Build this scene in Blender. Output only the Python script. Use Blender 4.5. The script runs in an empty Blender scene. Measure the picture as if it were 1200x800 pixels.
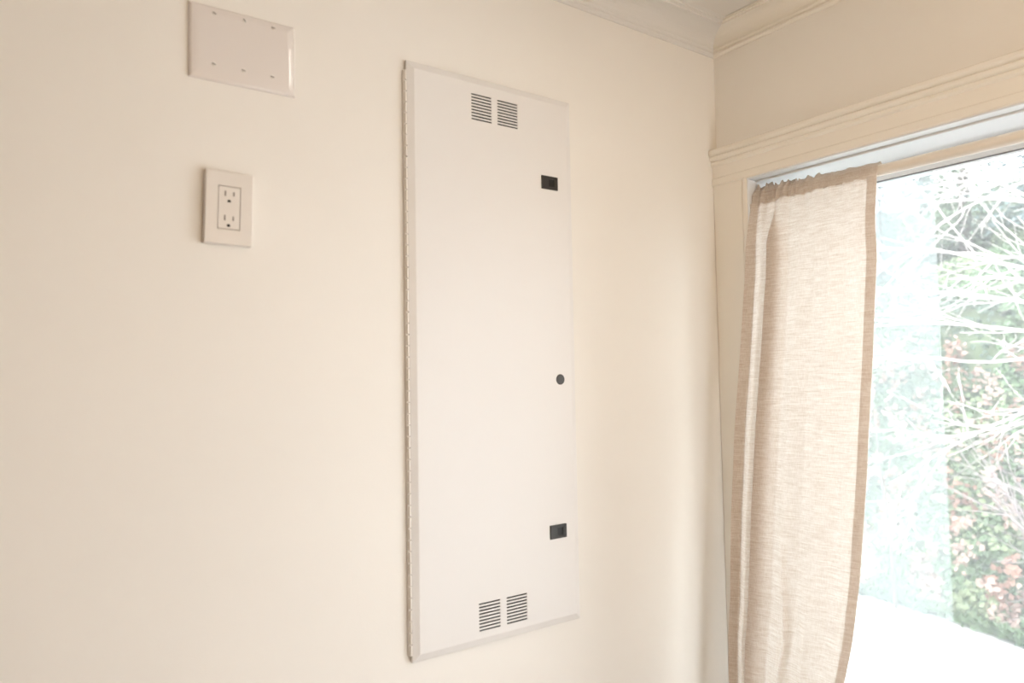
import bpy, bmesh, math, random
import numpy as np
from mathutils import Matrix, Vector

random.seed(7)
rng = np.random.default_rng(7)
scene = bpy.context.scene
COL = scene.collection

# ------------------------------------------------------------------ camera
cam_data = bpy.data.cameras.new('camera')
cam = bpy.data.objects.new('camera', cam_data)
COL.objects.link(cam)
# world directions of the camera's right / down / forward axes
RIGHT = Vector((0.81204256, -0.58334089, -0.01732886))
DOWN = Vector((0.01495096, 0.0504776, -0.99861328))
FWD = Vector((0.58340667, 0.8106574, 0.04971146))
M = Matrix((RIGHT, -DOWN, -FWD)).transposed().to_4x4()
M.translation = Vector((-1.485, -1.17, 1.5))
cam.matrix_world = M
cam_data.sensor_width = 36.0
cam_data.lens = 859.7 / 1200 * 36
cam_data.clip_start = 0.02
cam_data.dof.use_dof = True
cam_data.dof.focus_distance = 1.75
cam_data.dof.aperture_fstop = 2.8
scene.camera = cam

# ------------------------------------------------------------------ sky, added lamps, exposure
world = bpy.data.worlds.new('overcast_sky')
scene.world = world
world.use_nodes = True
bg = world.node_tree.nodes['Background']
bg.inputs[0].default_value = (0.95, 0.965, 1.0, 1)
bg.inputs[1].default_value = 6.2


def lamp(name, kind, loc, power, color, size, target=None):
    d = bpy.data.lights.new(name, kind)
    d.energy = power
    d.color = color
    if kind == 'AREA':
        d.shape = 'DISK'
        d.size = size
    else:
        d.shadow_soft_size = size
    o = bpy.data.objects.new(name, d)
    o.location = loc
    if target is not None:
        o.rotation_euler = (Vector(target) - Vector(loc)).to_track_quat('-Z', 'Y').to_euler()
    COL.objects.link(o)
    return o


lamp('added_warm_light', 'POINT', (-1.00, -1.58, 1.85), 9.6, (1.0, 0.71, 0.42), 0.16)  # unseen warm lamp added beside the camera to shape the room light
dl = lamp('added_highlight_lamp', 'AREA', (-0.64, -0.69, 2.352), 0.7, (1.0, 0.92, 0.82), 0.09)  # unseen ceiling light, added to make the highlight on the blank plate
dl.data.shape, dl.data.size, dl.data.size_y = 'RECTANGLE', 0.055, 0.24
dl.rotation_euler = (0, 0, math.radians(35))

sp = lamp('added_casing_spot', 'SPOT', (-1.95, -1.70, 2.20), 24, (1.0, 0.76, 0.50), 0.12, (-0.02, -0.30, 1.70))  # unseen spot added to brighten the window casing
sp.data.spot_size, sp.data.spot_blend = math.radians(46), 0.9

vs = scene.view_settings
vs.view_transform = 'Standard'
vs.look = 'None'
vs.exposure = 0.04
vs.gamma = 1.0
vs.use_curve_mapping = False


# ------------------------------------------------------------------ materials
def new_mat(name):
    m = bpy.data.materials.new(name)
    m.use_nodes = True
    return m, m.node_tree, m.node_tree.nodes['Principled BSDF']


def paint(name, color, rough=0.5, bump=0.0, scale=400.0, var=0.0, spec=0.5, var_scale=3.0, metal=0.0):
    m, nt, p = new_mat(name)
    p.inputs['Base Color'].default_value = (*color, 1)
    p.inputs['Roughness'].default_value = rough
    p.inputs['Metallic'].default_value = metal
    p.inputs['Specular IOR Level'].default_value = spec
    tc = nt.nodes.new('ShaderNodeTexCoord')
    if bump:
        n = nt.nodes.new('ShaderNodeTexNoise')
        n.inputs['Scale'].default_value = scale
        n.inputs['Detail'].default_value = 3
        nt.links.new(tc.outputs['Object'], n.inputs['Vector'])
        b = nt.nodes.new('ShaderNodeBump')
        b.inputs['Strength'].default_value = bump
        b.inputs['Distance'].default_value = 0.001
        nt.links.new(n.outputs['Fac'], b.inputs['Height'])
        nt.links.new(b.outputs['Normal'], p.inputs['Normal'])
    if var:
        n2 = nt.nodes.new('ShaderNodeTexNoise')
        n2.inputs['Scale'].default_value = var_scale
        nt.links.new(tc.outputs['Object'], n2.inputs['Vector'])
        r = nt.nodes.new('ShaderNodeValToRGB')
        r.color_ramp.elements[0].position = 0.3
        r.color_ramp.elements[1].position = 0.7
        r.color_ramp.elements[0].color = (*[c * (1 - var) for c in color], 1)
        r.color_ramp.elements[1].color = (*[min(1, c * (1 + var)) for c in color], 1)
        nt.links.new(n2.outputs['Fac'], r.inputs['Fac'])
        nt.links.new(r.outputs['Color'], p.inputs['Base Color'])
    return m


M_WALL = paint('wall_paint_cream', (0.89, 0.865, 0.825), 0.55, 0.12, 300, 0.01)
M_TAN = paint('unseen_wall_tan', (0.64, 0.56, 0.47), 0.6, 0.1, 300)  # tan put on the unseen walls to dim and warm their bounce
M_CEIL = paint('ceiling_paint', (0.80, 0.78, 0.75), 0.7, 0.1, 300)
M_TRIM = paint('trim_paint_cream', (0.90, 0.865, 0.80), 0.35, 0.05, 200)
M_COVE = paint('crown_paint_white', (0.80, 0.79, 0.77), 0.5, 0.05, 200)
M_VOID = paint('gap_shade_black', (0.03, 0.025, 0.02), 0.9)
M_PANEL = paint('powder_coat_white', (0.83, 0.815, 0.805), 0.38, 0.10, 900)
M_STEEL = paint('painted_hinge_steel', (0.84, 0.80, 0.75), 0.4, 0.05, 500)
M_BLACK = paint('black_plastic', (0.030, 0.028, 0.028), 0.45, 0.1, 800)
M_PIT = paint('recess_shade_black', (0.006, 0.006, 0.006), 0.6)  # black stands in for the shade inside vents and latch pockets
M_PLATE = paint('white_plastic_gloss', (0.80, 0.75, 0.72), 0.03, 0.0)
M_PLATE2 = paint('white_plastic_satin', (0.80, 0.76, 0.72), 0.3, 0.0)
M_SCREW = paint('screw_slot_shade', (0.22, 0.19, 0.165), 0.3)  # dark tone paints the shade in the screw slots
M_SLOT = paint('slot_shade_dark', (0.012, 0.010, 0.008), 0.8)  # dark tone paints the shade in the ground holes and cover gap
M_ROD = paint('rod_enamel_cream', (0.82, 0.76, 0.68), 0.3)
M_VINYL = paint('window_vinyl', (0.85, 0.88, 0.91), 0.35)
M_GASKET = paint('gasket_rubber', (0.20, 0.20, 0.22), 0.6)
M_FLOOR = paint('floor_oak', (0.60, 0.48, 0.37), 0.35, 0.1, 60, 0.25, var_scale=8)
M_BARK = paint('pale_bark', (0.48, 0.45, 0.42), 0.8, 0.4, 60, 0.18, var_scale=9)
M_DBARK = paint('dark_bark', (0.10, 0.085, 0.07), 0.9, 0.4, 40, 0.3)
M_SOIL = paint('bank_soil', (0.06, 0.085, 0.04), 0.95, 0.6, 20, 0.4, var_scale=2.5)
M_GRAVEL = paint('pale_patio', (0.84, 0.84, 0.83), 0.9, 0.3, 60, 0.12, var_scale=12)
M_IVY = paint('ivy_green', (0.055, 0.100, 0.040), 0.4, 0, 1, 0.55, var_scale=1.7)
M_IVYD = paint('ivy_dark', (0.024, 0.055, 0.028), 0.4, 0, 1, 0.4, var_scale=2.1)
M_IVYL = paint('ivy_pale', (0.13, 0.17, 0.08), 0.45, 0, 1, 0.3, var_scale=3)
M_DEAD = paint('dead_leaf', (0.19, 0.105, 0.075), 0.7, 0, 1, 0.45, var_scale=5)
M_DEADP = paint('dead_leaf_pale', (0.32, 0.23, 0.19), 0.7, 0, 1, 0.3, var_scale=5)
M_NEEDLE = paint('evergreen_needles', (0.16, 0.22, 0.14), 0.6, 0, 1, 0.5, var_scale=1.2)
M_NEEDLEB = paint('evergreen_blue', (0.17, 0.235, 0.24), 0.6, 0, 1, 0.4, var_scale=1.2)
M_TWIG = paint('grey_twig', (0.20, 0.17, 0.17), 0.85, 0, 1, 0.25, var_scale=9)


def fabric_mat():
    m = bpy.data.materials.new('linen_weave')
    m.use_nodes = True
    nt = m.node_tree
    nt.nodes.clear()
    N, L = nt.nodes.new, nt.links.new
    out = N('ShaderNodeOutputMaterial')
    tc = N('ShaderNodeTexCoord')
    mp = N('ShaderNodeMapping')
    mp.inputs['Scale'].default_value = (30, 30, 420)
    L(tc.outputs['Object'], mp.inputs['Vector'])
    slub = N('ShaderNodeTexNoise')
    slub.inputs['Scale'].default_value = 1.0
    slub.inputs['Detail'].default_value = 4
    slub.inputs['Roughness'].default_value = 0.65
    L(mp.outputs['Vector'], slub.inputs['Vector'])
    mp2 = N('ShaderNodeMapping')
    mp2.inputs['Scale'].default_value = (600, 600, 90)
    L(tc.outputs['Object'], mp2.inputs['Vector'])
    warp = N('ShaderNodeTexNoise')
    warp.inputs['Scale'].default_value = 1.0
    warp.inputs['Detail'].default_value = 2
    L(mp2.outputs['Vector'], warp.inputs['Vector'])
    mix = N('ShaderNodeMix')
    mix.data_type = 'FLOAT'
    mix.inputs[0].default_value = 0.3
    L(slub.outputs['Fac'], mix.inputs[2])
    L(warp.outputs['Fac'], mix.inputs[3])
    ramp = N('ShaderNodeValToRGB')
    ramp.color_ramp.elements[0].position = 0.34
    ramp.color_ramp.elements[1].position = 0.64
    ramp.color_ramp.elements[0].color = (0.67, 0.572, 0.488, 1)
    ramp.color_ramp.elements[1].color = (0.88, 0.82, 0.767, 1)
    L(mix.outputs[0], ramp.inputs['Fac'])
    bump = N('ShaderNodeBump')
    bump.inputs['Strength'].default_value = 0.35
    bump.inputs['Distance'].default_value = 0.0008
    L(mix.outputs[0], bump.inputs['Height'])
    dif = N('ShaderNodeBsdfDiffuse')
    tra = N('ShaderNodeBsdfTranslucent')
    L(ramp.outputs['Color'], dif.inputs['Color'])
    L(ramp.outputs['Color'], tra.inputs['Color'])
    L(bump.outputs['Normal'], dif.inputs['Normal'])
    ms = N('ShaderNodeMixShader')
    ms.inputs[0].default_value = 0.43
    L(dif.outputs[0], ms.inputs[1])
    L(tra.outputs[0], ms.inputs[2])
    L(ms.outputs[0], out.inputs['Surface'])
    return m


M_LINEN = fabric_mat()


def glass_mat(name, haze, tint):
    """Thin pane: clear light passes straight on, a whitish film put in for haze and glare scatters the rest, with a Fresnel sheen."""
    m = bpy.data.materials.new(name)
    m.use_nodes = True
    nt = m.node_tree
    nt.nodes.clear()
    N, L = nt.nodes.new, nt.links.new
    out = N('ShaderNodeOutputMaterial')
    clear = N('ShaderNodeBsdfTransparent')
    clear.inputs['Color'].default_value = (0.97, 0.985, 0.98, 1)
    veil = N('ShaderNodeBsdfTranslucent')
    veil.inputs['Color'].default_value = (*tint, 1)
    film = N('ShaderNodeMixShader')
    tc = N('ShaderNodeTexCoord')
    n = N('ShaderNodeTexNoise')
    n.inputs['Scale'].default_value = 3.0
    n.inputs['Detail'].default_value = 3
    L(tc.outputs['Object'], n.inputs['Vector'])
    mr = N('ShaderNodeMapRange')
    mr.inputs['From Min'].default_value = 0.3
    mr.inputs['From Max'].default_value = 0.7
    mr.inputs['To Min'].default_value = haze * 0.85
    mr.inputs['To Max'].default_value = min(1, haze * 1.15)
    L(n.outputs['Fac'], mr.inputs['Value'])
    L(mr.outputs['Result'], film.inputs[0])
    L(clear.outputs[0], film.inputs[1])
    L(veil.outputs[0], film.inputs[2])
    gl = N('ShaderNodeBsdfGlossy')
    gl.inputs['Roughness'].default_value = 0.02
    fr = N('ShaderNodeFresnel')
    fr.inputs['IOR'].default_value = 1.25
    ms = N('ShaderNodeMixShader')
    L(fr.outputs[0], ms.inputs[0])
    L(film.outputs[0], ms.inputs[1])
    L(gl.outputs[0], ms.inputs[2])
    L(ms.outputs[0], out.inputs['Surface'])
    return m


M_GLASS = glass_mat('window_glass', 0.058, (0.95, 0.97, 1.0))  # its film stands in for veiling glare over the outside view
M_HAZE = glass_mat('hazy_glass', 0.12, (0.90, 0.97, 1.0))  # denser film, whitens the view behind it


# ------------------------------------------------------------------ mesh helpers
def link(name, me, mat=None, parent=None, loc=(0, 0, 0), smooth=False):
    o = bpy.data.objects.new(name, me)
    COL.objects.link(o)
    o.location = loc
    if mat is not None and not me.materials:
        me.materials.append(mat)
    if smooth:
        for p in me.polygons:
            p.use_smooth = True
    if parent is not None:
        o.parent = parent
    return o


def obj(name, bm, mat, parent=None, loc=(0, 0, 0), smooth=False):
    me = bpy.data.meshes.new(name)
    bmesh.ops.recalc_face_normals(bm, faces=bm.faces)
    bm.to_mesh(me)
    bm.free()
    return link(name, me, mat, parent, loc, smooth)


def pydata(name, verts, faces, mat, parent=None, loc=(0, 0, 0), smooth=False):
    me = bpy.data.meshes.new(name)
    me.from_pydata([tuple(v) for v in verts], [], [tuple(f) for f in faces])
    me.update()
    return link(name, me, mat, parent, loc, smooth)


def box_bm(x0, x1, y0, y1, z0, z1, bevel=0.0, seg=2):
    bm = bmesh.new()
    bmesh.ops.create_cube(bm, size=1)
    for v in bm.verts:
        v.co = Vector((x0 + (v.co.x + .5) * (x1 - x0), y0 + (v.co.y + .5) * (y1 - y0), z0 + (v.co.z + .5) * (z1 - z0)))
    if bevel:
        bmesh.ops.bevel(bm, geom=list(bm.edges), offset=bevel, segments=seg, affect='EDGES', profile=0.5)
    return bm


def empty(name, loc, label=None, cat=None, group=None, kind=None):
    o = bpy.data.objects.new(name, None)
    COL.objects.link(o)
    o.location = loc
    o.empty_display_size = 0.05
    tag(o, label, cat, group, kind)
    return o


def tag(o, label=None, cat=None, group=None, kind=None):
    for k, v in (('label', label), ('category', cat), ('group', group), ('kind', kind)):
        if v:
            o[k] = v
    return o


def struct(o, label=None):
    o['kind'] = 'structure'
    if label:
        o['label'] = label
    return o


def revolve_y(profile, n=24, close=True):
    """profile: list of (radius, y); spun round the y axis."""
    bm = bmesh.new()
    rings = []
    for r, y in profile:
        if r < 1e-6:
            rings.append([bm.verts.new((0, y, 0))])
        else:
            rings.append([bm.verts.new((r * math.cos(2 * math.pi * i / n), y, r * math.sin(2 * math.pi * i / n))) for i in range(n)])
    for a, b in zip(rings, rings[1:]):
        for i in range(n):
            j = (i + 1) % n
            if len(a) == 1:
                bm.faces.new((a[0], b[i], b[j]))
            elif len(b) == 1:
                bm.faces.new((a[i], a[j], b[0]))
            else:
                bm.faces.new((a[i], a[j], b[j], b[i]))
    return bm


def extrude_profile(points_a, points_b):
    """Two matching closed polygons joined into a solid bar."""
    bm = bmesh.new()
    A = [bm.verts.new(p) for p in points_a]
    B = [bm.verts.new(p) for p in points_b]
    n = len(A)
    for i in range(n):
        j = (i + 1) % n
        bm.faces.new((A[i], A[j], B[j], B[i]))
    bm.faces.new(A)
    bm.faces.new(list(reversed(B)))
    return bm


def raised_plate(w, h, t, inset, radius=0.0, back=0.0):
    """Plate on a wall facing -y, centred at the origin: rim at y = -back, face at y = -t inset by `inset`."""
    bm = bmesh.new()
    rings = []
    steps = ((0, 0.0, 0.0), (0, back, 0.0), (1, t, inset)) if radius == 0 else None
    prof = [(0.0, 0.0), (0.0, back)]
    if radius:
        for k in range(1, 15):
            a = k / 14 * math.pi / 2
            prof.append((inset * (1 - math.cos(a)), back + (t - back) * math.sin(a)))
        prof += [(inset + .0022, t + .0004), (inset + .0044, t + .0007), (inset + .0066, t + .0009), (inset + .0088, t + .001)]   # gently crowned face
    else:
        prof.append((inset, t))
    for ins, y in prof:
        x, z = w / 2 - ins, h / 2 - ins
        rings.append([bm.verts.new((sx * x, -y, sz * z)) for sx, sz in ((-1, -1), (1, -1), (1, 1), (-1, 1))])
    for a, b in zip(rings, rings[1:]):
        for i in range(4):
            j = (i + 1) % 4
            bm.faces.new((a[i], a[j], b[j], b[i]))
    bm.faces.new(rings[-1])
    bm.faces.new(list(reversed(rings[0])))
    return bm


# ------------------------------------------------------------------ room shell
CEIL = 2.36
X0, Y0 = -3.3, -1.95                     # far ends of the room
JY, JY2 = -0.100, -1.30                 # window jambs
SILL, HEAD = 0.55, 1.966                # window opening heights
WT = 0.22                               # wall thickness

struct(obj('floor', box_bm(X0, 0, Y0, 0, -0.05, 0), M_FLOOR))
struct(obj('wall_left', box_bm(X0 - .1, WT, 0, 0.12, -0.05, 2.5), M_WALL))
# wall behind the camera, with an unseen window added as fill light
W2 = (-0.62, -0.06, 0.06, 1.70)


def grid_wall(x0, x1, y0, y1, z0, z1, hole):
    bm = bmesh.new()
    xs, zs = [x0, hole[0], hole[1], x1], [z0, hole[2], hole[3], z1]
    V = {(i, j, k): bm.verts.new((xs[i], y, zs[k])) for i in range(4) for j, y in enumerate((y0, y1)) for k in range(4)}
    for j in (0, 1):
        for a in range(3):
            for b in range(3):
                if (a, b) != (1, 1):
                    bm.faces.new((V[a, j, b], V[a + 1, j, b], V[a + 1, j, b + 1], V[a, j, b + 1]))
    for a, b in (((1, 1), (2, 1)), ((2, 1), (2, 2)), ((2, 2), (1, 2)), ((1, 2), (1, 1))):
        bm.faces.new((V[a[0], 0, a[1]], V[b[0], 0, b[1]], V[b[0], 1, b[1]], V[a[0], 1, a[1]]))
    for k in range(3):
        for e in (0, 3):
            bm.faces.new((V[k, 0, e], V[k + 1, 0, e], V[k + 1, 1, e], V[k, 1, e]))
            bm.faces.new((V[e, 0, k], V[e, 0, k + 1], V[e, 1, k + 1], V[e, 1, k]))
    return bm


struct(obj('wall_back', grid_wall(X0 - .1, WT, Y0 - .12, Y0, -0.05, 2.5, W2), M_TAN))
struct(obj('wall_far', box_bm(X0 - .1, X0, Y0, 0, -0.05, 2.5), M_TAN))


def wall_with_opening():
    bm = bmesh.new()
    ys, zs = [Y0, JY2, JY, 0.0], [-0.05, SILL, HEAD, 2.5]
    V = {}
    for xi, x in enumerate((0.0, WT)):
        for yi, y in enumerate(ys):
            for zi, z in enumerate(zs):
                V[xi, yi, zi] = bm.verts.new((x, y, z))
    for xi in (0, 1):
        for a in range(3):
            for b in range(3):
                if (a, b) != (1, 1):
                    bm.faces.new((V[xi, a, b], V[xi, a + 1, b], V[xi, a + 1, b + 1], V[xi, a, b + 1]))
    for a, b in (((1, 1), (2, 1)), ((2, 1), (2, 2)), ((2, 2), (1, 2)), ((1, 2), (1, 1))):
        bm.faces.new((V[0, a[0], a[1]], V[0, b[0], b[1]], V[1, b[0], b[1]], V[1, a[0], a[1]]))
    for k in range(3):
        for e in (0, 3):
            bm.faces.new((V[0, k, e], V[0, k + 1, e], V[1, k + 1, e], V[1, k, e]))
            bm.faces.new((V[0, e, k], V[0, e, k + 1], V[1, e, k + 1], V[1, e, k]))
    return bm


struct(obj('wall_right', wall_with_opening(), M_WALL))

# ceiling: boards sit inside the crown with an open joint along the window side
DM, DW = 0.076, 0.046
struct(obj('ceiling', box_bm(X0, -DW - 0.0045, Y0, -DM - 0.0008, CEIL, CEIL + 0.02), M_CEIL))
struct(obj('void_shade_slab', box_bm(X0 - .1, WT, Y0 - .1, .12, CEIL + 0.045, CEIL + 0.06), M_VOID), 'black slab standing in for the shade above the ceiling boards')  # slab painted black for the shade in the open ceiling joint

# crown moulding: profile (main-wall offset, window-wall offset, z)
CROWN = [(0.0, 0.0, 2.2960), (0.004, 0.005, 2.2965), (0.007, 0.009, 2.3000), (0.007, 0.009, 2.3035), (0.004, 0.005, 2.3060),
         (0.007, 0.009, 2.3085), (0.008, 0.010, 2.3115), (0.007, 0.009, 2.3150), (0.004, 0.005, 2.3175), (0.006, 0.007, 2.3220)]
for k in range(1, 9):
    a = k / 8 * math.pi / 2
    CROWN.append((0.006 + 0.046 * (1 - math.cos(a)), 0.007 + 0.026 * (1 - math.cos(a)), 2.322 + 0.031 * math.sin(a)))
CROWN += [(0.054, 0.035, 2.3530), (0.055, 0.0355, 2.3565), (0.064, 0.041, 2.3575), (0.065, 0.0415, 2.3598), (DM, DW, 2.3605), (DM, DW, CEIL + 0.03), (0.0, 0.0, CEIL + 0.03)]
struct(obj('trim_3', extrude_profile([(X0, -m, z) for m, w, z in CROWN], [(-w, -m, z) for m, w, z in CROWN]), M_COVE), 'white cove crown moulding above the panel wall')
struct(obj('trim_4', extrude_profile([(-w, -m, z) for m, w, z in CROWN], [(-w, Y0, z) for m, w, z in CROWN]), M_TRIM), 'beaded crown moulding above the window wall')

# head casing: profile (x, z) along the window wall
HC = [(0.0, HEAD), (-0.020, HEAD), (-0.022, HEAD + 0.003), (-0.022, HEAD + 0.0165), (-0.0205, HEAD + 0.018), (-0.0185, HEAD + 0.0205),
      (-0.0185, 2.0140), (-0.021, 2.0150), (-0.0245, 2.0185), (-0.0245, 2.0235), (-0.022, 2.0262), (-0.027, 2.0290), (-0.0295, 2.0325),
      (-0.0295, 2.0365), (-0.026, 2.0390), (-0.031, 2.0420), (-0.034, 2.0460), (-0.034, 2.0520), (-0.031, 2.0550), (0.0, 2.0560)]
struct(obj('trim_1', extrude_profile([(x, -0.0005 - 0.10 * max(0, -x - .02), z) for x, z in HC], [(x, JY2 - .1, z) for x, z in HC]), M_TRIM), 'moulded head casing over the window')
# side casings: profile (x, y)
for nm, y0, s in (('trim_2', -0.0005, -1), ('trim_5', JY2 - 0.0965, 1)):
    w = 0.0995 if s < 0 else 0.0965
    prof = [(0.0, 0.0), (-0.017, 0.0), (-0.0185, 0.003), (-0.0185, w - 0.016), (-0.0165, w - 0.0145), (-0.0185, w - 0.013), (-0.0205, w - 0.010), (-0.0205, w - 0.003), (-0.018, w), (0.0, w)]
    struct(obj(nm, extrude_profile([(x, y0 + s * y, SILL) for x, y in prof], [(x, y0 + s * y, HEAD - .0003) for x, y in prof]), M_TRIM), 'flat side casing of the window')
struct(obj('baseboard_left', box_bm(X0, -0.002, -0.016, 0, 0, 0.14, 0.003), M_TRIM))
struct(obj('baseboard_right', box_bm(-0.016, 0, Y0, -0.018, 0, 0.14, 0.003), M_TRIM))

# window: frame, stops and panes
win = empty('window_1', (0.0, (JY + JY2) / 2, SILL), kind='structure')
win['label'] = 'wide window with bare trees and an ivy bank beyond'
oy, oz = -(JY + JY2) / 2, -SILL


def wpart(name, b, mat, bevel=0.0):
    x0, x1, y0, y1, z0, z1 = b
    return obj(name, box_bm(x0, x1, y0 + oy, y1 + oy, z0 + oz, z1 + oz, bevel), mat, win)


FB = 1.9300                              # underside of the frame head
wpart('frame_head', (0.150, 0.200, JY2, JY, FB, HEAD), M_VINYL, 0.002)
wpart('frame_sill', (0.150, 0.200, JY2, JY, SILL, SILL + 0.045), M_VINYL, 0.002)
wpart('frame_jamb', (0.150, 0.200, JY - 0.04, JY, SILL + .045, FB), M_VINYL, 0.002)
wpart('frame_jamb', (0.150, 0.200, JY2, JY2 + 0.04, SILL + .045, FB), M_VINYL, 0.002)
wpart('glazing_gasket', (0.151, 0.155, JY2 + .04, JY - .04, FB - 0.0020, FB), M_GASKET)
wpart('window_stop', (0.010, 0.034, JY2, JY, HEAD - 0.0085, HEAD - 0.0034), M_VINYL, 0.0015)
wpart('head_lining', (-0.0195, 0.150, JY2, JY, HEAD - 0.0035, HEAD - 0.0002), M_VINYL, 0.0008)
wpart('jamb_lining', (-0.0195, 0.150, JY - 0.0035, JY - 0.0002, SILL, HEAD - 0.004), M_VINYL, 0.0008)
wpart('stool', (-0.045, 0.150, JY2 - .1, JY, SILL - .03, SILL), M_TRIM, 0.003)
wpart('glass', (0.176, 0.180, JY2 + 0.03, JY - 0.03, SILL + .04, FB + .004), M_GLASS)
fp = wpart('hazy_pane', (0.164, 0.1665, -0.4365, JY - 0.03, SILL + .04, FB + .004), M_HAZE)  # extra pane with a denser whitish film
fp['label'] = 'hazy bluish pane beside the curtain'

added_win = empty('added_window', ((W2[0] + W2[1]) / 2, Y0 - .06, W2[2]), kind='structure')  # added out of view to throw cool light on the panel wall
added_win['label'] = 'unseen low window added behind the camera to light the room'
ww, wh = (W2[1] - W2[0]) / 2, W2[3] - W2[2]
for x0, x1, z0, z1 in ((-ww, ww, 0, .04), (-ww, ww, wh - .04, wh), (-ww, -ww + .04, .04, wh - .04), (ww - .04, ww, .04, wh - .04)):
    obj('frame', box_bm(x0, x1, -.025, .025, z0, z1, .002), M_VINYL, added_win)
obj('glass', box_bm(-ww + .035, ww - .035, -.002, .002, .035, wh - .035), M_GLASS, added_win)

# ------------------------------------------------------------------ wall panel (door of a recessed wiring cabinet)
PX0, PX1, PZ0, PZ1 = -0.8735, -0.4885, 1.0077, 2.0783
PW, PH = PX1 - PX0, PZ1 - PZ0
panel = empty('cabinet_panel', ((PX0 + PX1) / 2, 0.0, PZ0), 'tall white metal cabinet door on the cream wall with vents and black latches', 'cabinet')
RIM, FACE, INS = 0.0072, 0.0120, 0.0145


def P(x, y, z):
    """room coordinates to the panel's own"""
    return (x - (PX0 + PX1) / 2, y, z - PZ0)


# vent groups: (x0, x1, z of first slot, z of last slot)
VENTS = [(-0.7375, -0.6910, 2.0440, 1.9960), (-0.6770, -0.6285, 2.0435, 1.9965),
         (-0.7370, -0.6890, 1.0835, 1.0355), (-0.6745, -0.6260, 1.0835, 1.0360)]
SLOT = 0.0029
slots = []
for x0, x1, za, zb in VENTS:
    for k in range(9):
        z = za + (zb - za) * k / 8
        slots.append((x0, x1, z - SLOT / 2, z + SLOT / 2))


def door_bm():
    """Pan-shaped door: bevelled edge all round, flat face with real slots cut through it."""
    bm = bmesh.new()
    fx0, fx1, fz0, fz1 = PX0 + INS, PX1 - INS, PZ0 + INS, PZ1 - INS
    xs = sorted({fx0, fx1, *[round(v, 6) for s in slots for v in s[:2]]})
    zs = sorted({fz0, fz1, *[round(v, 6) for s in slots for v in s[2:]]})
    cache = {}

    def V(x, y, z):
        k = (round(x, 6), round(y, 6), round(z, 6))
        if k not in cache:
            cache[k] = bm.verts.new(P(*k))
        return cache[k]

    solid = {}
    for i in range(len(xs) - 1):
        for j in range(len(zs) - 1):
            cx, cz = (xs[i] + xs[i + 1]) / 2, (zs[j] + zs[j + 1]) / 2
            solid[i, j] = not any(a < cx < b and c < cz < d for a, b, c, d in slots)
            if solid[i, j]:
                bm.faces.new((V(xs[i], -FACE, zs[j]), V(xs[i + 1], -FACE, zs[j]), V(xs[i + 1], -FACE, zs[j + 1]), V(xs[i], -FACE, zs[j + 1])))
    yb = -FACE + 0.0015
    for (i, j), s in solid.items():          # the thickness of the sheet round each slot
        if s:
            continue
        for di, dj, e in ((-1, 0, ((i, j), (i, j + 1))), (1, 0, ((i + 1, j), (i + 1, j + 1))), (0, -1, ((i, j), (i + 1, j))), (0, 1, ((i, j + 1), (i + 1, j + 1)))):
            if solid.get((i + di, j + dj)):
                (a, b), (c, d) = e
                bm.faces.new((V(xs[a], -FACE, zs[b]), V(xs[c], -FACE, zs[d]), V(xs[c], yb, zs[d]), V(xs[a], yb, zs[b])))
    # rolled bevel from the face down to the rim and back to the wall
    prof = [(INS, FACE), (INS - 0.0015, FACE - 0.0002), (0.0012, RIM + 0.0004), (0.0, RIM - 0.0006), (0.0, 0.0035)]
    face_ring = ([(x, fz0) for x in xs] + [(fx1, z) for z in zs[1:]] + [(x, fz1) for x in reversed(xs[:-1])] + [(fx0, z) for z in reversed(zs[1:-1])])

    def ring(ins, y):
        x0, x1, z0, z1 = PX0 + ins, PX1 - ins, PZ0 + ins, PZ1 - ins
        out = []
        for x, z in face_ring:
            xx = x0 if x == fx0 else x1 if x == fx1 else x
            zz = z0 if z == fz0 else z1 if z == fz1 else z
            out.append(V(xx, -y, zz))
        return out
    rings = [ring(i, y) for i, y in prof]
    for a, b in zip(rings, rings[1:]):
        n = len(a)
        for k in range(n):
            l = (k + 1) % n
            bm.faces.new((a[k], a[l], b[l], b[k]))
    return bm


obj('door', door_bm(), M_PANEL, panel)
# shallow frame behind the door, a little smaller, leaving a shadow gap
obj('back_frame', box_bm(*[v for v in (PX0 + .004 - (PX0 + PX1) / 2, PX1 - .004 - (PX0 + PX1) / 2, -0.0034, -0.0002, .004, PH - .004)]), M_STEEL, panel)
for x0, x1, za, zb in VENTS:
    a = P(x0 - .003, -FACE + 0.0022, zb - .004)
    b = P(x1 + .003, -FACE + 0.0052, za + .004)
    o = obj('vent_shade_sheet', box_bm(a[0], b[0], a[1], b[1], a[2], b[2]), M_PIT, panel)  # black sheet paints the darkness inside the cabinet
    o['label'] = 'black sheet standing in for the shade behind nine slots'

# piano hinge down the left side
hx, hz0, hz1 = PX0 - 0.0014, 1.0195, 2.0610
h = obj('piano_hinge', box_bm(*[v for v in (P(hx - .0040, 0, 0)[0], P(PX0 + 0.0006, 0, 0)[0], -0.0046, -0.0008, hz0 - PZ0, hz1 - PZ0)], 0.0006, 1), M_STEEL, panel)
n_k = 52
pitch = (hz1 - hz0) / n_k
kbm = bmesh.new()
bmesh.ops.create_cone(kbm, cap_ends=True, segments=10, radius1=0.0023, radius2=0.0023, depth=pitch - 0.0024)
bmesh.ops.bevel(kbm, geom=[e for e in kbm.edges if abs(e.verts[0].co.z - e.verts[1].co.z) < 1e-6], offset=0.0004, segments=1, affect='EDGES')
k0 = obj('hinge_knuckle', kbm, M_STEEL, h, smooth=False)
for k in range(n_k):
    o = k0 if k == 0 else k0.copy()
    if k:
        COL.objects.link(o)
        o.parent = h
    o.location = P(hx - 0.0004, -0.0062, hz0 + pitch * (k + .5))


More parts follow.
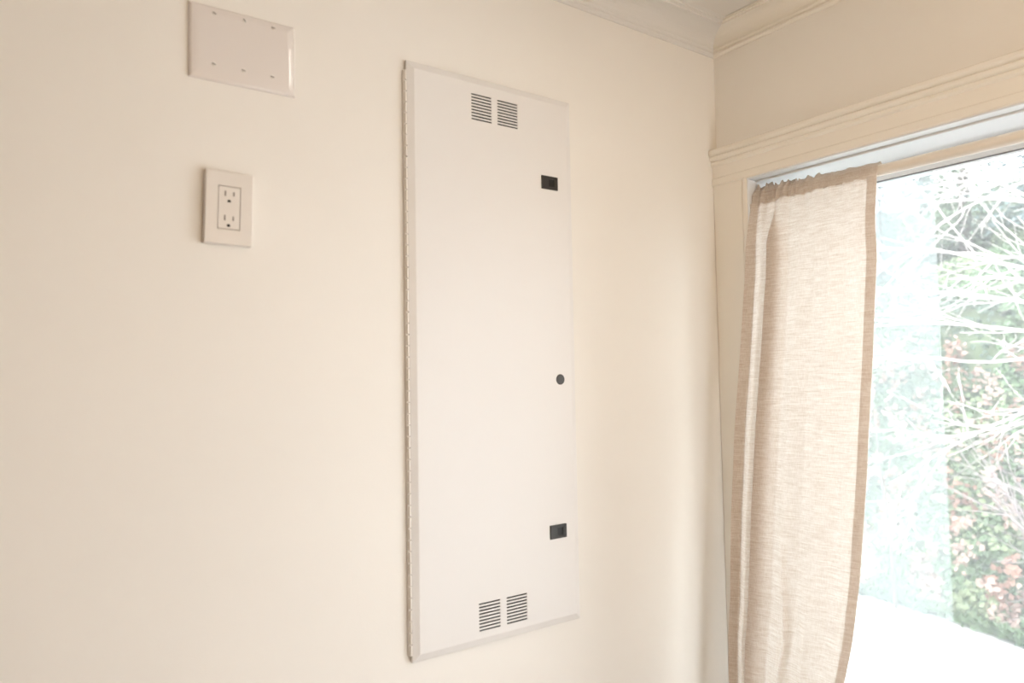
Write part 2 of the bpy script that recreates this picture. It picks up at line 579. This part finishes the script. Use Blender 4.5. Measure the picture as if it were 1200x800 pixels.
def latch(cx, cz):
    """Black slide latch: bezel frame round a square pocket."""
    w, hh, t = 0.0405, 0.0265, 0.0028
    bm = bmesh.new()
    xs = [-w / 2, -w / 2 + 0.017, -w / 2 + 0.0318, w / 2]
    zs = [-hh / 2, -hh / 2 + 0.0052, hh / 2 - 0.0055, hh / 2]
    V = {(i, j): bm.verts.new((xs[i], -t, zs[j])) for i in range(4) for j in range(4)}
    for i in range(3):
        for j in range(3):
            if (i, j) != (1, 1):
                bm.faces.new((V[i, j], V[i + 1, j], V[i + 1, j + 1], V[i, j + 1]))
    rim = [(0, 0), (1, 0), (2, 0), (3, 0), (3, 1), (3, 2), (3, 3), (2, 3), (1, 3), (0, 3), (0, 2), (0, 1)]
    B = {k: bm.verts.new((xs[k[0]] * 1.03, 0.0, zs[k[1]] * 1.04)) for k in rim}
    for a, b in zip(rim, rim[1:] + rim[:1]):
        bm.faces.new((V[a], V[b], B[b], B[a]))
    inner = [(1, 1), (2, 1), (2, 2), (1, 2)]
    I = {k: bm.verts.new((xs[k[0]], 0.0, zs[k[1]])) for k in inner}
    for a, b in zip(inner, inner[1:] + inner[:1]):
        bm.faces.new((V[a], V[b], I[b], I[a]))
    l = obj('latch', bm, M_BLACK, panel, P(cx, -FACE, cz))
    l['label'] = 'black slide latch'
    obj('latch_slide', box_bm(xs[1], xs[2], -0.0010, -0.0002, zs[1], zs[2]), M_PIT, l)  # pocket shade put into the near-black colour
    return l


latch(-0.5505, 1.8975)
latch(-0.5460, 1.1915)
lk = obj('lock_plug', revolve_y([(0.0, -0.0026), (0.0075, -0.0025), (0.0098, -0.0017), (0.0108, -0.0004), (0.0108, 0.0)], 28), paint('lock_grey_black', (0.065, 0.062, 0.062), 0.45), panel, P(-0.5320, -FACE, 1.4955), smooth=False)
lk['label'] = 'round black plug'

# ------------------------------------------------------------------ blank three-gang plate
plate = empty('blank_wall_plate', (-1.1588, 0.0, 2.0248), 'wide blank three-gang cover plate of glossy white plastic near the top left', 'wall plate')
plate.rotation_euler = (0, math.radians(-0.4), 0)
obj('cover', raised_plate(0.1635, 0.117, 0.0062, 0.0058, 1, 0.0015), M_PLATE, plate, smooth=False)


def screw(px, pz, ang):
    bm = revolve_y([(0.0, -0.0012), (0.0022, -0.0010), (0.0034, 0.0)], 16)
    s = obj('screw', bm, M_PLATE2, plate, (px, -0.0071, pz))
    b = box_bm(-0.0028, 0.0028, -0.0015, -0.0006, -0.00085, 0.00085)
    bmesh.ops.rotate(b, verts=b.verts, cent=(0, 0, 0), matrix=Matrix.Rotation(ang, 3, 'Y'))
    obj('screw_slot', b, M_SCREW, s)


for k, (sx, sz, an) in enumerate(((-0.0452, 0.0465, 0.5), (0.0002, 0.0470, 0.9), (0.0455, 0.0472, 0.2), (-0.0465, -0.0335, 0.35), (-0.0020, -0.0337, 0.25), (0.0432, -0.0340, 0.3))):
    screw(sx, sz, an)

# ------------------------------------------------------------------ receptacle
outlet = empty('wall_outlet', (-1.1828, 0.0, 1.7688), 'white duplex outlet with rectangular screwless cover below the blank plate', 'outlet')
outlet.rotation_euler = (0, math.radians(1.3), 0)


def frame_plate(w, h, t, ow, oh, edge):
    bm = bmesh.new()

    def ring(x, z, y):
        return [bm.verts.new((sx * x, y, sz * z)) for sx, sz in ((-1, -1), (1, -1), (1, 1), (-1, 1))]
    R = [ring(w / 2, h / 2, 0), ring(w / 2, h / 2, -(t - edge)), ring(w / 2 - edge * .3, h / 2 - edge * .3, -(t - edge * .3)), ring(w / 2 - edge, h / 2 - edge, -t),
         ring(ow / 2 + .0004, oh / 2 + .0004, -t), ring(ow / 2, oh / 2, -t + .0005), ring(ow / 2, oh / 2, -0.001)]
    for a, b in zip(R, R[1:]):
        for i in range(4):
            j = (i + 1) % 4
            bm.faces.new((a[i], a[j], b[j], b[i]))
    return bm


RX, RZ = 0.0008, 0.0022                    # centre of the receptacle face
obj('cover', frame_plate(0.0709, 0.1132, 0.0118, 0.0336, 0.0668, 0.0016), M_PLATE2, outlet)
rc = obj('receptacle', box_bm(-0.0161, 0.0161, -0.0115, -0.0012, -0.0327, 0.0327, 0.0006, 1), M_PLATE2, outlet)
obj('cover_gap', box_bm(-0.0168, 0.0168, -0.0010, -0.0003, -0.0334, 0.0334), M_SLOT, outlet)
for cz in (0.0180, -0.0200):
    for sx, sh in ((-0.0063, 0.0082), (0.0062, 0.0066)):
        obj('blade_slot', box_bm(sx - .0009, sx + .0009, -0.01165, -0.0113, cz + .004 - sh / 2, cz + .004 + sh / 2), M_SCREW if sx > 9 else paint('slot_shade_brown', (0.10, 0.075, 0.055), 0.7), rc)  # brown strip stands in for the shade in each slot
    g = bmesh.new()
    ring = [(0.0026 * math.cos(a), 0.0026 * math.sin(a)) for a in np.linspace(0, math.pi, 9)] + [(-0.0026, -0.0016), (0.0026, -0.0016)]
    A = [g.verts.new((x - .0004, -0.0117, z + cz - 0.0078)) for x, z in ring]
    B = [g.verts.new((x - .0004, -0.0113, z + cz - 0.0078)) for x, z in ring]
    g.faces.new(A)
    for i in range(len(A)):
        j = (i + 1) % len(A)
        g.faces.new((A[i], A[j], B[j], B[i]))
    obj('ground_hole', g, M_SLOT, rc)

# ------------------------------------------------------------------ curtain rod and curtain
RODX, RODZ, RODR = 0.012, 1.9150, 0.0115
rod = empty('curtain_rod', (RODX, JY, RODZ), 'cream round tension rod spanning the window head', 'curtain rod')
ln = JY - JY2
bm = revolve_y([(RODR, -0.004), (RODR, -ln + .004)], 28)
obj('tube', bm, M_ROD, rod, smooth=True)
for y in (0.0, -ln + .006):
    obj('end_cap', revolve_y([(0.0, y), (RODR + .0012, y), (RODR + .0012, y - .006), (0.0, y - .006)], 24), M_ROD, rod)

curtain = empty('curtain', (RODX, -0.25, RODZ), 'oatmeal linen curtain panel gathered on the rod at the left of the window', 'curtain')
# outline of the hanging cloth: z, left y, right y
TAB = np.array([(1.945, -0.1015, -0.4040), (1.90, -0.1040, -0.4050), (1.86, -0.1063, -0.4090), (1.775, -0.1100, -0.4160), (1.730, -0.1090, -0.4184),
                (1.575, -0.1011, -0.4115), (1.526, -0.0980, -0.4098), (1.378, -0.0886, -0.4015), (1.292, -0.0865, -0.3979), (1.184, -0.0834, -0.3905),
                (1.095, -0.0840, -0.3844), (0.995, -0.0853, -0.3725), (0.962, -0.0840, -0.3675), (0.911, -0.0825, -0.3570), (0.811, -0.0871, -0.3360), (0.60, -0.090, -0.310)])


def outline(z):
    zz = TAB[::-1, 0]
    return np.interp(z, zz, TAB[::-1, 1]), np.interp(z, zz, TAB[::-1, 2])


def hang(z):
    t = min(max((1.935 - z) / 1.13, 0), 1.3)
    k = min(1, t / .14)
    k = k * k * (3 - 2 * k)
    return -0.001 - 0.027 * k - 0.09 * t, t, k


def gauss(u, c, w):
    return math.exp(-((u - c) / w) ** 2)


# path of the cloth across its width: (share of width, displacement); one pleat doubles back on itself
PLEAT = [(0.0, -.004), (.06, .003), (.13, -.005), (.20, .006), (.305, .008), (.300, .002), (.195, -.006), (.190, -.012), (.26, -.010), (.36, -.002),
         (.45, -.007), (.56, -.001), (.68, -.006), (.80, -.001), (.90, -.004), (1.0, 0.0)]
FLAT = [0, .05, .10, .15, .19, .205, .22, .24, .28, .36, .45, .56, .68, .80, .90, 1.0]


def path(n_dense=600):
    seg = [0.0]
    for (a, p), (b, q) in zip(PLEAT, PLEAT[1:]):
        seg.append(seg[-1] + math.hypot((b - a) * .31, q - p))
    seg = np.array(seg) / seg[-1]
    u = np.linspace(0, 1, n_dense)
    rows = [np.interp(u, seg, [p[0] for p in PLEAT]), np.interp(u, seg, FLAT), np.interp(u, seg, [p[1] for p in PLEAT])]
    ker = np.hanning(19)
    ker /= ker.sum()
    out = []
    for r_ in rows:
        ext = np.concatenate([2 * r_[0] - r_[9:0:-1], r_, 2 * r_[-1] - r_[-2:-11:-1]])
        out.append(np.convolve(ext, ker, 'valid'))
    return u, out


PU, (PYP, PYF, PXO) = path()


def cloth(u, z):
    """point of the hanging cloth; u runs along the cloth from left to right"""
    yl, yr = outline(z)
    x, t, k = hang(z)
    kk = min(1, max(0, (t - .015) / .12))
    kk = kk * kk * (3 - 2 * kk)
    yp, yf, xo = np.interp(u, PU, PYP), np.interp(u, PU, PYF), np.interp(u, PU, PXO)
    v = yf + (yp - yf) * kk
    wig = 0.012 * math.sin(2.6 * t + 1) * math.exp(-((v - .3) / .2) ** 2)
    f = -xo * (0.25 + 1.0 * kk) * (1 + .3 * t)
    top = 1 - min(1, t / .10)
    f += top * 0.0070 * (1 + math.sin(v * 62 + 3.0 * math.sin(v * 6))) * (1 - .8 * v)
    f += 0.005 * gauss(v, 0.86, 0.06) * gauss(t, .12, .10) + 0.006 * gauss(v, 0.58, 0.05) * gauss(t, .10, .12)
    # creases low down
    c = 0.011 * gauss(v, 0.52 - 0.40 * abs(z - 0.93), 0.020) * gauss(z, 0.95, 0.15)
    c += 0.005 * gauss(v, 0.66 - 0.3 * (z - .95), 0.03) * gauss(z, 0.95, 0.12)
    return (x - f - c, yl + (yr - yl) * (v + wig), z)


POCK = 1.897                               # bottom of the rod pocket
cx0, cy0, cz0 = RODX, -0.25, RODZ


def sheet(name, us, zs, off=0.0, label=None):
    verts, faces = [], []
    for z in zs:
        for u in us:
            x, y, zz = cloth(u, z)
            verts.append((x - off - cx0, y - cy0, zz - cz0))
    n = len(us)
    for j in range(len(zs) - 1):
        for i in range(n - 1):
            a = j * n + i
            faces.append((a, a + 1, a + n + 1, a + n))
    o = pydata(name, verts, faces, M_LINEN, curtain, smooth=True)
    if label:
        o['label'] = label
    return o


zs = np.concatenate([np.linspace(POCK + .005, 1.70, 40), np.linspace(1.69, 0.62, 110)])
sheet('cloth', np.linspace(0, 1, 240), zs)
sheet('side_hem', np.linspace(0.952, 1.0, 10), zs, 0.0012, 'doubled hem down the right edge')
sheet('side_hem', np.linspace(0.0, 0.065, 14), zs, 0.0012, 'doubled hem down the left edge')


def pocket():
    """Gathered heading: a sleeve round the rod with a small ruffle on top."""
    verts, faces = [], []
    us = np.linspace(0, 1, 220)
    A = [(-90, 0), (-60, 0), (-30, 0), (0, 0), (25, 0), (50, 0), (75, 0.2), (90, 1.0), (105, 0.2), (130, 0), (155, 0), (180, 0), (210, 0), (240, 0)]
    for u in us:
        yl, yr = outline(1.915)
        y = yl + (yr - yl) * u
        amp = (1 - u) ** 1.3
        g = 0.0085 * amp * (math.sin(u * 62 + 3.0 * math.sin(u * 6)) + .35 * math.sin(u * 131 + 1)) + 0.0020 * math.sin(u * 26)
        g2 = 0.0036 * amp * (math.sin(u * 73 + 1.5 + 2.6 * math.sin(u * 7)) + .6 * math.sin(u * 190))
        for ai, (a, ruf) in enumerate(A):
            r = RODR + 0.0022 + abs(g) * 0.9
            ar = math.radians(a)
            x, z = -math.cos(ar) * r, math.sin(ar) * r
            if a < 0 or a > 200:           # the sleeve closes under the rod and joins the cloth
                s = 1 - abs(math.sin(ar))
                z = z * 0.9 - 0.0035
                xt = cloth(u, POCK)[0] - RODX
                wgt = (abs(math.sin(ar)))
                x = x * (1 - wgt) + xt * wgt
            if ruf:
                z += ruf * (0.0035 + 0.0075 * (1 - u) + 0.0030 * math.sin(u * 60) * amp + abs(g2))
                x += g2 * ruf * 1.2
            x += g2 * 0.6 if a < 60 else 0
            yy = y + 0.0025 * amp * math.sin(u * 97 + a * .02)
            verts.append((x + RODX - cx0, yy - cy0, z + RODZ - cz0))
    m = len(A)
    for i in range(len(us) - 1):
        for k in range(m - 1):
            a = i * m + k
            faces.append((a, a + 1, a + m + 1, a + m))
    o = pydata('rod_pocket', verts, faces, M_LINEN, curtain, smooth=True)
    o['label'] = 'gathered doubled heading round the rod'


pocket()

# ------------------------------------------------------------------ outdoors
AZ = math.radians(23.0)
EX, EY = Vector((math.cos(AZ), math.sin(AZ), 0)), Vector((-math.sin(AZ), math.cos(AZ), 0))   # away from the window, and to the left
BASE = Vector((-1.485, -1.17, 0))


def yard(s, l, z=0.0):
    """s metres out along the view through the window, l metres to the left of it"""
    p = BASE + EX * s + EY * l
    return Vector((p.x, p.y, z))


struct(pydata('ground', [(WT, -40, 0), (60, -40, 0), (60, 14, 0), (WT, 14, 0), (WT, Y0 - .12, 0), (-20, Y0 - .12, 0), (-20, -40, 0)], [(0, 1, 2, 3, 4), (0, 4, 5, 6)], M_GRAVEL, loc=(0, 0, -0.004)))


def vnoise(x, y):
    return (math.sin(1.9 * x + .7) * math.cos(2.3 * y - .4) + .5 * math.sin(4.3 * x - 1.1 + y) * math.cos(3.9 * y + .8 * x) + .25 * math.sin(9.1 * x + 2 * y))


def foot(l):
    return max(4.45, 5.05 + .52 * l) + .12 * math.sin(3.1 * l)


def bank_h(s, l):
    d = s - foot(l)
    if d < 0:
        return -0.4
    h = 1.25 * d if d < 1.5 else 1.875 + 0.36 * (d - 1.5)
    e = min(1, max(0, (l + 2.3) / 1.1))
    h *= e * e * (3 - 2 * e)                # the bank dies away to the right of the window
    return h + 0.10 * vnoise(s, l) * min(1, d * 2)


ss, ls = np.linspace(0, 7.5, 76), np.linspace(-2.6, 6, 80)
bv, bf = [], []
for d in ss:
    for l in ls:
        s = foot(l) - 0.02 + d
        bv.append(yard(s, l, bank_h(s, l)))
for i in range(len(ss) - 1):
    for j in range(len(ls) - 1):
        a = i * len(ls) + j
        bf.append((a, a + 1, a + len(ls) + 1, a + len(ls)))
bank = struct(pydata('hillside', bv, bf, M_SOIL, smooth=True), 'steep planted bank beyond the window')


def leaf_field(name, n, mat, size, region, patch, label, cat, lift=(0.01, 0.09)):
    """n folded leaves lying over the bank"""
    V, F = [], []
    k = 0
    while k < n:
        l = rng.uniform(*region[0])
        d = rng.uniform(*region[1]) ** 1.15 - .03 if rng.uniform() > .1 else rng.uniform(0, .22)
        if not patch(d, l):
            continue
        s = foot(l) + max(d, 0.005)
        c = yard(s, l, bank_h(s, l) + rng.uniform(*lift))
        nrm = Vector((-EX * .75 + Vector((0, 0, .65)))) + Vector(rng.normal(0, .38, 3))
        nrm.normalize()
        t = nrm.orthogonal().normalized()
        a = rng.uniform(0, 6.283)
        b = nrm.cross(t)
        u = t * math.cos(a) + b * math.sin(a)
        w = nrm.cross(u)
        sz = size * rng.uniform(.6, 1.3)
        i0 = len(V)
        V += [c - u * sz * .5, c + w * sz * .42 - u * sz * .1 + nrm * sz * .1, c + u * sz * .6, c - w * sz * .42 - u * sz * .1 + nrm * sz * .1]
        F += [(i0, i0 + 2, i0 + 1), (i0, i0 + 3, i0 + 2)]
        k += 1
    o = pydata(name, V, F, mat)
    tag(o, label, cat, kind='stuff')
    return o


ALL = ((-2.2, 3.6), (0.0, 4.6))
clump = lambda d, l: vnoise(d * 1.5 + 3, l * 1.6)
leaf_field('ivy', 60000, M_IVY, 0.042, ALL, lambda d, l: clump(d, l) > -.45, 'mid green ivy covering the bank beyond the window', 'ivy')
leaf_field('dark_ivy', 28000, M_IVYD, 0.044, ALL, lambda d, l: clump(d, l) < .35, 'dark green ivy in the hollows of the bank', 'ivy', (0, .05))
leaf_field('pale_ivy', 11000, M_IVYL, 0.038, ALL, lambda d, l: clump(d, l) > .25, 'pale yellow green ivy shoots on the bank', 'ivy', (.05, .12))
leaf_field('fallen_leaves', 5200, M_DEAD, 0.038, ((-2.2, 3.6), (0.05, 1.25)), lambda d, l: vnoise(d * 5.1 - 2, l * 6.7) > .35, 'rust brown fallen leaves caught in the ivy', 'leaves', (.06, .13))
leaf_field('pale_fallen_leaves', 3600, M_DEADP, 0.040, ((-2.2, 3.6), (0.05, 1.25)), lambda d, l: vnoise(d * 6.7 + 5, l * 7.1) > .45, 'pinkish pale fallen leaves scattered over the ivy', 'leaves', (.07, .14))


def tube_into(V, F, pts, r0, r1, n=5):
    pts = [Vector(p) for p in pts]
    i0 = len(V)
    for i, p in enumerate(pts):
        d = (pts[min(i + 1, len(pts) - 1)] - pts[max(i - 1, 0)]).normalized()
        a = d.orthogonal().normalized()
        b = d.cross(a)
        r = r0 + (r1 - r0) * i / (len(pts) - 1)
        for k in range(n):
            th = 2 * math.pi * k / n
            V.append(p + a * (r * math.cos(th)) + b * (r * math.sin(th)))
    for i in range(len(pts) - 1):
        for k in range(n):
            j = (k + 1) % n
            F.append((i0 + i * n + k, i0 + i * n + j, i0 + (i + 1) * n + j, i0 + (i + 1) * n + k))
    F.append(tuple(i0 + k for k in reversed(range(n))))
    F.append(tuple(i0 + (len(pts) - 1) * n + k for k in range(n)))


def wander(p, d, length, n, jitter, droop=0.0):
    pts = [Vector(p)]
    d = Vector(d).normalized()
    for i in range(n):
        d = (d + Vector(rng.normal(0, jitter, 3)) + Vector((0, 0, -droop))).normalized()
        pts.append(pts[-1] + d * (length / n))
    return pts


# bare pale tree: trunk just right of the view, limbs reaching left across the window
tree = empty('bare_tree', yard(4.35, -0.62, 0.0), 'bare tree with pale limbs and twigs reaching across the window view', 'tree')
torg = yard(4.35, -0.62, 0.0)
V, F = [], []
trunk_pts = [yard(4.35 + .02 * i, -0.62 - .012 * i * (i % 3), -0.05 + i * .28) - torg for i in range(14)]
tube_into(V, F, trunk_pts, 0.075, 0.025, 9)
pydata('trunk', V, F, M_BARK, tree, smooth=True)
LIMBS = [  # start height, (out, left, up) direction, length, radius
    (1.60, (-.10, 1, .22), 1.25, .016), (1.72, (.25, 1, .42), 1.5, .016), (1.84, (-.2, 1, .75), 1.4, .015), (1.55, (.1, 1, -.12), 1.3, .014),
    (1.48, (-.25, 1, -.42), 1.2, .013), (1.98, (.3, 1, 1.1), 1.5, .015), (2.15, (-.1, 1, .6), 1.3, .013), (2.3, (.2, 1, 1.5), 1.2, .012),
    (2.42, (-.2, 1, .3), 1.1, .011), (1.40, (.3, 1, -.25), 1.1, .011), (2.6, (.1, 1, .9), 1.1, .010), (1.75, (.6, .6, .35), 1.2, .012),
    (1.9, (0, -1, .6), 1.2, .014), (2.2, (-.6, -.7, .8), 1.2, .012), (2.05, (-.45, 1, -.05), 1.1, .011), (2.5, (.45, 1, -.1), 1.2, .011)]
TV, TF = [], []
for z0, dr, length, r in LIMBS:
    i = min(12, int((z0 + .05) / .28))
    p = trunk_pts[i].lerp(trunk_pts[i + 1], (z0 + .05) / .28 - i)
    d = EX * dr[0] + EY * dr[1] + Vector((0, 0, dr[2]))
    pts = wander(p, d, length, 10, .09)
    V, F = [], []
    tube_into(V, F, pts, r * .72, r * .22, 6)
    pydata('limb', V, F, M_BARK, tree, smooth=True)
    for k in range(2, 10):
        for _ in range(1):
            dd = (pts[k] - pts[k - 1]).normalized() + Vector(rng.normal(0, .55, 3))
            tw = wander(pts[k], dd, rng.uniform(.25, .6), 6, .10)
            tube_into(TV, TF, tw, .0034, .0015, 4)
            for q in (2, 3, 4):
                tw2 = wander(tw[q], (tw[q] - tw[q - 1]).normalized() + Vector(rng.normal(0, .6, 3)), rng.uniform(.1, .32), 4, .12)
                tube_into(TV, TF, tw2, .0020, .0010, 3)
tw = pydata('twigs', TV, TF, M_BARK, tree)
tw['kind'] = 'stuff'


def evergreen(s, l, h, r, mat, label, n=8000, z0=None, cat='tree', name='evergreen_tree'):
    """conifer: trunk and drooping tiers of needle sprays"""
    zb = bank_h(s, l) - .1 if z0 is None else z0
    o = yard(s, l, zb)
    t = empty(name, o, label, cat)
    V, F = [], []
    tube_into(V, F, [Vector((0, 0, 0)), Vector((.02, .01, h * .5)), Vector((0, 0, h * .97))], .02 * h, .004 * h, 7)
    pydata('trunk', V, F, M_DBARK, t, smooth=True)
    V, F = [], []
    for k in range(n):
        q = rng.uniform(0.04, 1) ** 1.0
        rr = r * (1 - q) ** .8 * (0.75 + .3 * math.sin(q * 34 + 2 * math.sin(k)))
        a = rng.uniform(0, 6.283)
        rad = rr * math.sqrt(rng.uniform(.1, 1))
        c = Vector((rad * math.cos(a), rad * math.sin(a), h * (.05 + .95 * q) - rad * .25))
        u = Vector((math.cos(a), math.sin(a), -.35 + rng.normal(0, .25))).normalized()
        w = u.cross(Vector((0, 0, 1))).normalized()
        sz = rng.uniform(.035, .09) * (.6 + .5 * (1 - q)) * h / 4
        i0 = len(V)
        nn = u.cross(w)
        V += [c - u * sz * .4, c + w * sz * .3 + nn * sz * .12, c + u * sz * .8, c - w * sz * .3 + nn * sz * .12]
        F += [(i0, i0 + 1, i0 + 2), (i0, i0 + 2, i0 + 3)]
    f = pydata('foliage', V, F, mat, t)
    f['kind'] = 'stuff'
    return t


for args in (
        (8.4, -.95, 3.6, 1.0, M_NEEDLEB, 'bluish evergreen behind the bare tree at the right edge of the window'),
        (8.9, -0.12, 3.4, .8, M_NEEDLE, 'green evergreen standing behind the clear glass above the bank'),
        (8.3, 0.62, 1.5, .26, M_NEEDLEB, 'slim small evergreen behind the hazy glass next to the curtain'),
        (10.6, -1.7, 5.5, 1.5, M_NEEDLE, 'tall evergreen right of the view through the window'),
        (11.2, 2.1, 5.5, 1.5, M_NEEDLE, 'tall evergreen behind the curtain'),
        (11.6, 0.30, 4.4, .8, M_NEEDLEB, 'distant evergreen between the two nearer ones')):
    evergreen(*args)

# grey twiggy shrub at the right end of the bank
sh_o = yard(4.55, -0.66, 0.0)
shrub = empty('leafless_shrub', sh_o, 'grey leafless shrub at the right end of the ivy bank', 'shrub')
V, F = [], []
SV, SF = [], []
for k in range(46):
    a = rng.uniform(0, 6.283)
    d = Vector((math.cos(a) * .27, math.sin(a) * .27, 1))
    p0 = Vector((math.cos(a) * .12, math.sin(a) * .12, 0.0))
    pts = wander(p0, d, rng.uniform(.8, 1.45), 8, .10, -.01)
    tube_into(SV, SF, pts, .006, .002, 4)
    for q in range(2, 8):
        for _ in range(2):
            tube_into(SV, SF, wander(pts[q], (pts[q] - pts[q - 1]).normalized() + Vector(rng.normal(0, .5, 3)), rng.uniform(.15, .4), 4, .15), .003, .0014, 3)
tube_into(V, F, [Vector((0, 0, -.08)), Vector((.01, 0, .05)), Vector((0, .01, .2))], .05, .02, 8)
pydata('stem', V, F, M_TWIG, shrub)
s_ = pydata('twigs', SV, SF, M_TWIG, shrub)
s_['kind'] = 'stuff'

# thin sapling behind the hazy pane
sp_o = yard(5.3, 0.40, 0.1)
sap = empty('sapling', sp_o, 'thin dark sapling at the foot of the bank behind the hazy glass', 'sapling')
V, F = [], []
pts = [Vector((0, 0, -.1)), Vector((.01, .02, .3)), Vector((-.01, .05, .7)), Vector((.0, .09, 1.1))]
tube_into(V, F, pts, .014, .006, 6)
pydata('stem', V, F, M_DBARK, sap, smooth=True)
for k in range(6):
    V, F = [], []
    tube_into(V, F, wander(pts[1].lerp(pts[3], k / 6), EY * (1 if k % 2 else -1) + Vector((0, 0, .6)), .3, 5, .1), .005, .002, 4)
    pydata('branch', V, F, M_DBARK, sap)
